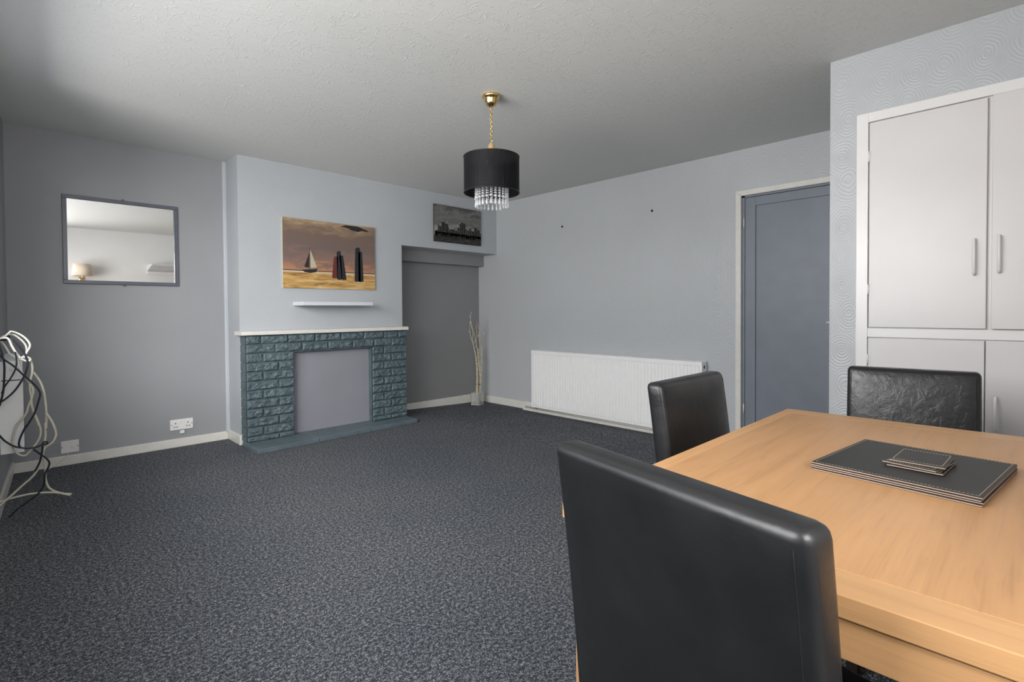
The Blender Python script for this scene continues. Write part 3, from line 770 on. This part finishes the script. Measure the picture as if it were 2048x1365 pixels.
def make_chair(label, leather_front):
    c = thing('dining_chair', (0, 0, 0), label, 'chair', 'dining chairs around the table')
    o = link('backrest', bent_panel(.424, .056, .40, CT, .017, lean, puff=.010), leather_front, c, smooth=True)
    for s in (-1, 1):
        for yy, z0 in ((-.0565, .41), (.0018, .47)):
            P = []
            for k in range(17):
                z = z0+(CT-.022-z0)*k/16; t_ = (z-.40)/(CT-.40); P.append((s*.196, yy+lean(t_)[0], z))
            bm = nb(); tube(bm, P, .0009, 6); link('seam', bm, M_seam, o)
    bm = nb(); box(bm, -.195, -.015, .365, .195, .388, .455)
    bmesh.ops.bevel(bm, geom=bm.edges[:], offset=.022, segments=4, profile=.5, affect='EDGES')
    link('seat', bm, M_leather, c, smooth=True)
    for s in (-1, 1):
        bm = nb()
        for (a, b, z0, z1_) in ((.0, -.045, .370, 0),):
            v = []
            for z, y, r in ((.372, -.004, .020), (0.0, -.055, .015)):
                v.append([bm.verts.new((s*.168+p*r, y+q*r, z)) for p, q in ((-1, -1), (1, -1), (1, 1), (-1, 1))])
            for k in range(4): bm.faces.new((v[0][k], v[0][(k+1) % 4], v[1][(k+1) % 4], v[1][k]))
            bm.faces.new(v[0]); bm.faces.new(list(reversed(v[1])))
        link('leg', bm, M_darkwood_gapshade, c, bevel=.002)
        bm = nb(); v = []
        for z, r in ((.372, .020), (0.0, .015)):
            v.append([bm.verts.new((s*.168+p*r, .360+q*r, z)) for p, q in ((-1, -1), (1, -1), (1, 1), (-1, 1))])
        for k in range(4): bm.faces.new((v[0][k], v[0][(k+1) % 4], v[1][(k+1) % 4], v[1][k]))
        bm.faces.new(v[0]); bm.faces.new(list(reversed(v[1])))
        link('leg', bm, M_darkwood_gapshade, c, bevel=.002)
    return c
def dup(root, label, swap=None):
    r = root.copy(); COL.objects.link(r); r['label'] = label
    for ch in list(root.children):
        d = ch.copy(); COL.objects.link(d); d.parent = r
        if swap and ch.name.startswith('backrest'):
            d.data = ch.data.copy(); d.data.materials[0] = swap
        for g in ch.children:
            e = g.copy(); COL.objects.link(e); e.parent = d
    return r
ch1 = make_chair('black faux leather dining chair in the foreground, its back to the camera', M_leather)
ch2 = dup(ch1, 'black faux leather dining chair on the long table side nearest the radiator')
ch3 = dup(ch1, 'black creased leather dining chair at the far table end, before the white cupboard', M_creased)
CH1 = (.705, .332, 0, -PI/2-math.radians(13.2), 1.0)
CH2 = (1.628, .735, 0, PI, 1.045)
CH3 = (2.30, .308, 0, PI/2+math.radians(7.0), .925)
for c, (x, y, z, rz, sx) in ((ch1, CH1), (ch2, CH2), (ch3, CH3)):
    c.location = (x, y, z); c.rotation_euler = (0, 0, rz); c.scale = (sx, 1, 1 if c is ch1 else .992)

# ------------------------------------------------------------------ placemats and coasters
def mat_stack(name, w, d, th, n, cx, cy, z, rz, offs, labels, group, cat, sp):
    first = None
    for k in range(n):
        if first is None:
            T = thing(name, (0, 0, 0), labels[0], cat, group)
            link('leatherette_cover', bbox(-w/2, -d/2, th*.46, w/2, d/2, th), M_mat, T, bevel=th*.16)
            link('board_core', bbox(-w/2+.0006, -d/2+.0006, th*.22, w/2-.0006, d/2-.0006, th*.48), M_tan, T, label_=None) if False else link('board_core', bbox(-w/2+.0003, -d/2+.0003, th*.20, w/2-.0003, d/2-.0003, th*.50), M_tan, T)
            link('base_cover', bbox(-w/2, -d/2, 0, w/2, d/2, th*.22), M_brownedge, T)
            bm = nb(); m_ = sp*1.2
            def run(x0, y0, x1, y1):
                L = math.hypot(x1-x0, y1-y0); q = int(L/sp)
                for i in range(q):
                    a = (i+.2)/q; b = (i+.75)/q
                    ux, uy = (x1-x0)/L, (y1-y0)/L; px, py = -uy*.00045, ux*.00045
                    A = (x0+(x1-x0)*a, y0+(y1-y0)*a); B = (x0+(x1-x0)*b, y0+(y1-y0)*b)
                    vs = [bm.verts.new((p[0]+s*px, p[1]+s*py, th+.0001)) for p, s in ((A, 1), (B, 1), (B, -1), (A, -1))]
                    vt = [bm.verts.new((v.co.x, v.co.y, th+.0005)) for v in vs]
                    bm.faces.new(vt); bm.faces.new(list(reversed(vs)))
                    for j in range(4): bm.faces.new((vs[j], vs[(j+1) % 4], vt[(j+1) % 4], vt[j]))
            e = .006; run(-w/2+e, -d/2+e, w/2-e, -d/2+e); run(-w/2+e, d/2-e, w/2-e, d/2-e); run(-w/2+e, -d/2+e, -w/2+e, d/2-e); run(w/2-e, -d/2+e, w/2-e, d/2-e)
            link('stitching', bm, M_stitch, T); first = T
        else:
            T = first.copy(); COL.objects.link(T); T['label'] = labels[k]
            for ch in first.children:
                d_ = ch.copy(); COL.objects.link(d_); d_.parent = T
        ox, oy, oz, rx = offs[k]
        T.location = (cx+ox, cy+oy, z+k*(th+.0006)+oz); T.rotation_euler = (rx, 0, rz+(math.radians(ox*0)))
        T.rotation_euler = (0, 0, rz+rx)
MATC = (1.421, .184)
mat_stack('placemat', .318, .289, .0041, 4, MATC[0], MATC[1], ZT+.0003, math.radians(-7.3),
  [(0, 0, 0, 0), (.0012, -.001, 0, .003), (-.001, .001, 0, -.002), (0, 0, 0, .001)],
  ['black stitched placemat at the bottom of the stack, lying on the oak tabletop', 'black stitched placemat second from the bottom of the placemat stack', 'black stitched placemat third up, just beneath the topmost placemat',
   'black stitched placemat topmost of the stack, with the small coasters lying on it'], 'placemats stacked on the table', 'placemat', .0062)
mat_stack('coaster', .122, .096, .0040, 3, 1.423, .168, ZT+.0198, math.radians(-4),
  [(-.012, .0, 0, math.radians(-1)), (-.010, .004, 0, math.radians(-7)), (.003, .001, 0, math.radians(1.5))],
  ['small black coaster at the bottom of the coaster pile, resting on the top placemat', 'small black coaster in the middle of the pile, turned askew', 'small black stitched coaster on top of the pile'], 'coasters piled on the placemats', 'coaster', .0055)

# ------------------------------------------------------------------ radiator under the window, seen end on
RL = thing('radiator', (-.036, 4.4, 0), 'white double panel radiator seen end-on at the left edge behind the cables', 'radiator')
def lq(name, bm, m=M_rad, **k): bmesh.ops.translate(bm, vec=(.036, -4.4, 0), verts=bm.verts); return link(name, bm, m, RL, **k)
rx0, rx1, ry0, ry1, rz0, rz1 = -.022, .075, 4.0, 4.82, .325, .838
for xa, xb_ in ((rx1-.012, rx1), (rx0, rx0+.012)):
    bm = nb(); box(bm, xa+.003, ry0, rz0, xb_-.003, ry1, rz1-.003)
    for i in range(22):
        a = ry0+.02+i*.036
        box(bm, xa, a, rz0+.03, xb_, a+.024, rz1-.035)
    lq('panel', bm)
lq('side_panel', bbox(rx0+.001, ry0-.003, rz0, rx1-.001, ry0+.001, rz1-.11), bevel=.001)
lq('side_panel', bbox(rx0+.001, ry0-.003, rz1-.104, rx1-.001, ry0+.001, rz1), bevel=.001)
bm = nb()
for i in range(36): box(bm, rx0+.014, ry0+.01+i*.0225, rz1-.004, rx1-.014, ry0+.022+i*.0225, rz1)
lq('top_grille', bm)
bm = nb(); tube(bm, [(rx0+.05, ry0-.004, rz1-.045), (rx0+.05, ry0-.016, rz1-.045)], .006); lq('bleed_valve', bm, M_steel)
bm = nb(); tube(bm, [(.0, ry1-.04, rz0+.02), (.0, ry1-.04, 0.0)], .0075); lq('feed_pipe', bm, M_trim)
for y in (ry0+.15, ry1-.15): lq('wall_bracket', bbox(-.062 if y < 4.4 else -.03, y, rz0+.05, rx0+.001, y+.03, rz1-.08), M_trim)

# cable hook above the radiator
HK = thing('cable_hook', (-.045, 3.93, .955), 'black wall hook above the left radiator holding the tangled cables', 'hook')
bm = nb(); box(bm, -.006, -.035, -.03, .004, .035, .045); link('back_plate', bm, M_black, HK, bevel=.002)
bm = nb(); tube(bm, smooth_path([(0, 0, .01), (.03, 0, .006), (.055, 0, .006), (.066, 0, .018), (.066, 0, .03)]), .006); link('hook_arm', bm, M_black, HK)
CABLES = {
    'w_loop_big': ([(-0.03, 3.9, 0.958), (0.0, 3.9, 0.974), (0.022, 3.9, 0.997), (0.032, 3.9, 1.006), (0.06, 3.9, 0.992), (0.085, 3.9, 0.969), (0.102, 3.9, 0.939), (0.103, 3.9, 0.917), (0.092, 3.9, 0.891), (0.08, 3.9, 0.869), (0.058, 3.9, 0.858)], 0.005),
    'w_loop_small': ([(-0.021, 3.93, 0.961), (0.007, 3.93, 0.982), (0.038, 3.93, 0.987), (0.063, 3.93, 0.966), (0.082, 3.93, 0.939), (0.091, 3.93, 0.912), (0.089, 3.93, 0.88), (0.077, 3.93, 0.854), (0.064, 3.93, 0.838)], 0.005),
    'w_coil': ([(-0.024, 3.86, 0.968), (0.016, 3.86, 0.971), (0.033, 3.86, 0.927), (0.048, 3.86, 0.891), (0.063, 3.86, 0.864), (0.079, 3.86, 0.848), (0.094, 3.86, 0.842), (0.104, 3.86, 0.848), (0.1, 3.86, 0.859), (0.085, 3.86, 0.865), (0.07, 3.86, 0.863), (0.06, 3.86, 0.851)], 0.0055),
    'w_back': ([(-0.028, 3.97, 0.956), (-0.012, 3.97, 0.953), (0.003, 3.97, 0.932), (0.015, 3.97, 0.905), (0.024, 3.97, 0.882), (0.04, 3.97, 0.866), (0.054, 3.97, 0.845), (0.06, 3.97, 0.817), (0.069, 3.97, 0.781), (0.079, 3.97, 0.753)], 0.005),
    'w_drop': ([(0.097, 3.88, 0.852), (0.106, 3.88, 0.838), (0.111, 3.88, 0.811), (0.11, 3.88, 0.775), (0.101, 3.88, 0.732), (0.099, 3.88, 0.692), (0.104, 3.88, 0.643), (0.105, 3.88, 0.598), (0.116, 3.88, 0.543), (0.134, 3.88, 0.474), (0.116, 3.88, 0.542), (0.128, 3.88, 0.506), (0.139, 3.88, 0.451), (0.13, 3.88, 0.404), (0.104, 3.88, 0.36), (0.079, 3.88, 0.328), (0.058, 3.88, 0.33), (0.038, 3.88, 0.353), (0.027, 3.88, 0.398), (0.031, 3.88, 0.441), (0.044, 3.88, 0.496), (0.065, 3.88, 0.526), (0.083, 3.88, 0.557), (0.091, 3.88, 0.591), (0.108, 3.88, 0.647), (0.112, 3.88, 0.682), (0.099, 3.88, 0.719), (0.078, 3.88, 0.761)], 0.0055),
    'w_floor': ([(0.116, 3.92, 0.776), (0.143, 3.92, 0.719), (0.157, 3.92, 0.659), (0.163, 3.92, 0.595), (0.165, 3.92, 0.535), (0.162, 3.92, 0.447), (0.16, 3.92, 0.486), (0.159, 3.92, 0.411), (0.152, 3.92, 0.363), (0.148, 3.92, 0.304), (0.154, 3.92, 0.253), (0.155, 3.92, 0.213), (0.156, 3.92, 0.163), (0.17, 3.92, 0.114), (0.199, 3.92, 0.085), (0.229, 3.92, 0.067), (0.265, 3.92, 0.055)], 0.0055),
    'w_return': ([(0.162, 3.85, 0.55), (0.183, 3.85, 0.502), (0.199, 3.85, 0.452), (0.188, 3.85, 0.487), (0.201, 3.85, 0.43), (0.186, 3.85, 0.384), (0.153, 3.85, 0.356), (0.137, 3.85, 0.3), (0.126, 3.85, 0.254), (0.101, 3.85, 0.211), (0.058, 3.85, 0.169), (0.014, 3.85, 0.125), (-0.027, 3.85, 0.087), (-0.047, 3.85, 0.074)], 0.0055),
    'w_lying': ([(0.258, 3.9, 0.054), (0.198, 3.9, 0.085), (0.129, 3.9, 0.101), (0.076, 3.9, 0.105), (0.013, 3.9, 0.1), (-0.04, 3.9, 0.091)], 0.0055),
    'd_left': ([(-0.018, 3.83, 0.952), (-0.012, 3.83, 0.926), (-0.004, 3.83, 0.883), (0.002, 3.83, 0.832), (0.001, 3.83, 0.772), (-0.003, 3.83, 0.704), (-0.011, 3.83, 0.654), (-0.021, 3.83, 0.613)], 0.0045),
    'd_long': ([(-0.022, 3.82, 0.893), (-0.013, 3.82, 0.884), (0.004, 3.82, 0.858), (0.031, 3.82, 0.83), (0.058, 3.82, 0.794), (0.086, 3.82, 0.756), (0.114, 3.82, 0.719), (0.132, 3.82, 0.686), (0.138, 3.82, 0.659), (0.128, 3.82, 0.612), (0.111, 3.82, 0.553), (0.078, 3.82, 0.488), (0.08, 3.82, 0.499), (0.056, 3.82, 0.437), (0.05, 3.82, 0.4), (0.058, 3.82, 0.383)], 0.0045),
    'd_hook': ([(0.033, 3.8, 0.968), (0.06, 3.8, 0.928), (0.081, 3.8, 0.884), (0.091, 3.8, 0.84), (0.086, 3.8, 0.801), (0.073, 3.8, 0.759), (0.044, 3.8, 0.702), (0.013, 3.8, 0.663), (-0.017, 3.8, 0.638), (-0.029, 3.8, 0.631)], 0.0045),
    'd_thin': ([(0.045, 3.84, 0.897), (0.049, 3.84, 0.845), (0.043, 3.84, 0.802), (0.024, 3.84, 0.756), (0.002, 3.84, 0.716), (-0.011, 3.84, 0.679)], 0.0035),
    'd_knot': ([(-0.027, 3.81, 0.472), (-0.02, 3.81, 0.461), (-0.001, 3.81, 0.43), (0.034, 3.81, 0.396), (0.078, 3.81, 0.378), (0.113, 3.81, 0.376), (0.141, 3.81, 0.385), (0.162, 3.81, 0.388), (0.159, 3.81, 0.398), (0.145, 3.81, 0.394), (0.14, 3.81, 0.346), (0.129, 3.81, 0.291), (0.11, 3.81, 0.247)], 0.0045),
    'd_floor': ([(0.106, 3.83, 0.364), (0.13, 3.83, 0.335), (0.155, 3.83, 0.306), (0.169, 3.83, 0.278), (0.164, 3.83, 0.25), (0.15, 3.83, 0.219), (0.145, 3.83, 0.162), (0.123, 3.83, 0.119), (0.088, 3.83, 0.09), (0.039, 3.83, 0.055), (0.005, 3.83, 0.018)], 0.0045),
}
CL = {
 'w_loop_big': ('white cable forming the highest and widest loop of the tangle by the left wall', M_cablew),
 'w_loop_small': ('white cable forming the loop just inside the highest one', M_cablew),
 'w_coil': ('white cable with a tight ring-shaped coil near the top of the tangle', M_cablew),
 'w_back': ('white cable nearest the wall behind the others, curling down to the radiator corner', M_cablew),
 'w_drop': ('cream cable hanging in the long low loop over the radiator end', M_cablec),
 'w_floor': ('cream cable dropping straight down to the carpet and bending right to its cut end', M_cablec),
 'w_return': ('cream cable bulging right above the skirting then sweeping down left across the carpet', M_cablec),
 'w_lying': ('cream cable lying flat across the carpet at the foot of the tangle', M_cablec),
 'd_left': ('dark cable hanging almost straight at the picture edge in front of the radiator', M_cabled),
 'd_long': ('dark cable swinging furthest right of the dark ones, halfway up the tangle', M_cabled),
 'd_hook': ('dark cable curving from the white coil back leftwards across the radiator end', M_cabled),
 'd_thin': ('thin dark cable between the white loops and the radiator, ending halfway', M_cabled),
 'd_knot': ('dark cable crossing low over the radiator into a small knot', M_cabled),
 'd_floor': ('dark cable dropping from the knot and trailing diagonally over the carpet', M_cabled),
}
for k, (pts, r) in CABLES.items():
    o_ = Vector(pts[0]); bm = nb()
    P = smooth_path(pts, 5)
    for p in P: p.z = max(p.z, r+.0005)
    tube(bm, [p-o_ for p in P], r, 8)
    if k == 'w_coil': tube(bm, [Vector(pts[4])-o_+Vector((-.012, 0, .004)), Vector(pts[4])-o_+Vector((.002, 0, -.004))], .008, 8)
    o = link('cable', bm, CL[k][1]); o.location = o_
    tag(o, CL[k][0], 'cable', 'tangled cables by the left wall')

# ------------------------------------------------------------------ things behind the camera that the mirror shows
SC = thing('wall_lamp', (.86, YN, 1.62), 'wall lamp with a tan tapered fabric shade, reflected in the wall mirror', 'lamp')
bm = nb(); lathe(bm, [(.04, 0), (.04, .012), (.02, .02), (.001, .022)], 20); bmesh.ops.rotate(bm, cent=(0, 0, 0), matrix=Matrix.Rotation(-PI/2, 3, 'X'), verts=bm.verts)
link('wall_plate', bm, M_brass, SC)
bm = nb(); tube(bm, smooth_path([(0, .015, 0), (0, .07, -.02), (0, .11, .0), (0, .125, .06)]), .006); tube(bm, [(0, .125, .05), (0, .125, .13)], .014); link('arm', bm, M_brass, SC)
bm = nb(); lathe(bm, [(.122, .045), (.098, .225)], 40)
bmesh.ops.translate(bm, vec=(0, .125, 0), verts=bm.verts)
o = link('lamp_shade', bm, M_shade, SC); sm = o.modifiers.new('solid', 'SOLIDIFY'); sm.thickness = .002
bm = nb(); prism(bm, [(YN, 1.785), (YN+.37, 1.862), (YN+.37, 1.885), (YN, 1.885)], 'x', 1.69, 2.75)
WS_ = thing('wall_shelf', (2.22, YN, 1.78), 'deep white wall shelf behind the camera, its corner reflected in the mirror', 'shelf')
bmesh.ops.translate(bm, vec=(-2.22, -YN, -1.78), verts=bm.verts); link('shelf_board', bm, M_shelf, WS_, bevel=.002)
link('batten', bbox(1.69-2.22, 0, -.045, .53, .022, .005), M_white, WS_, bevel=.002)
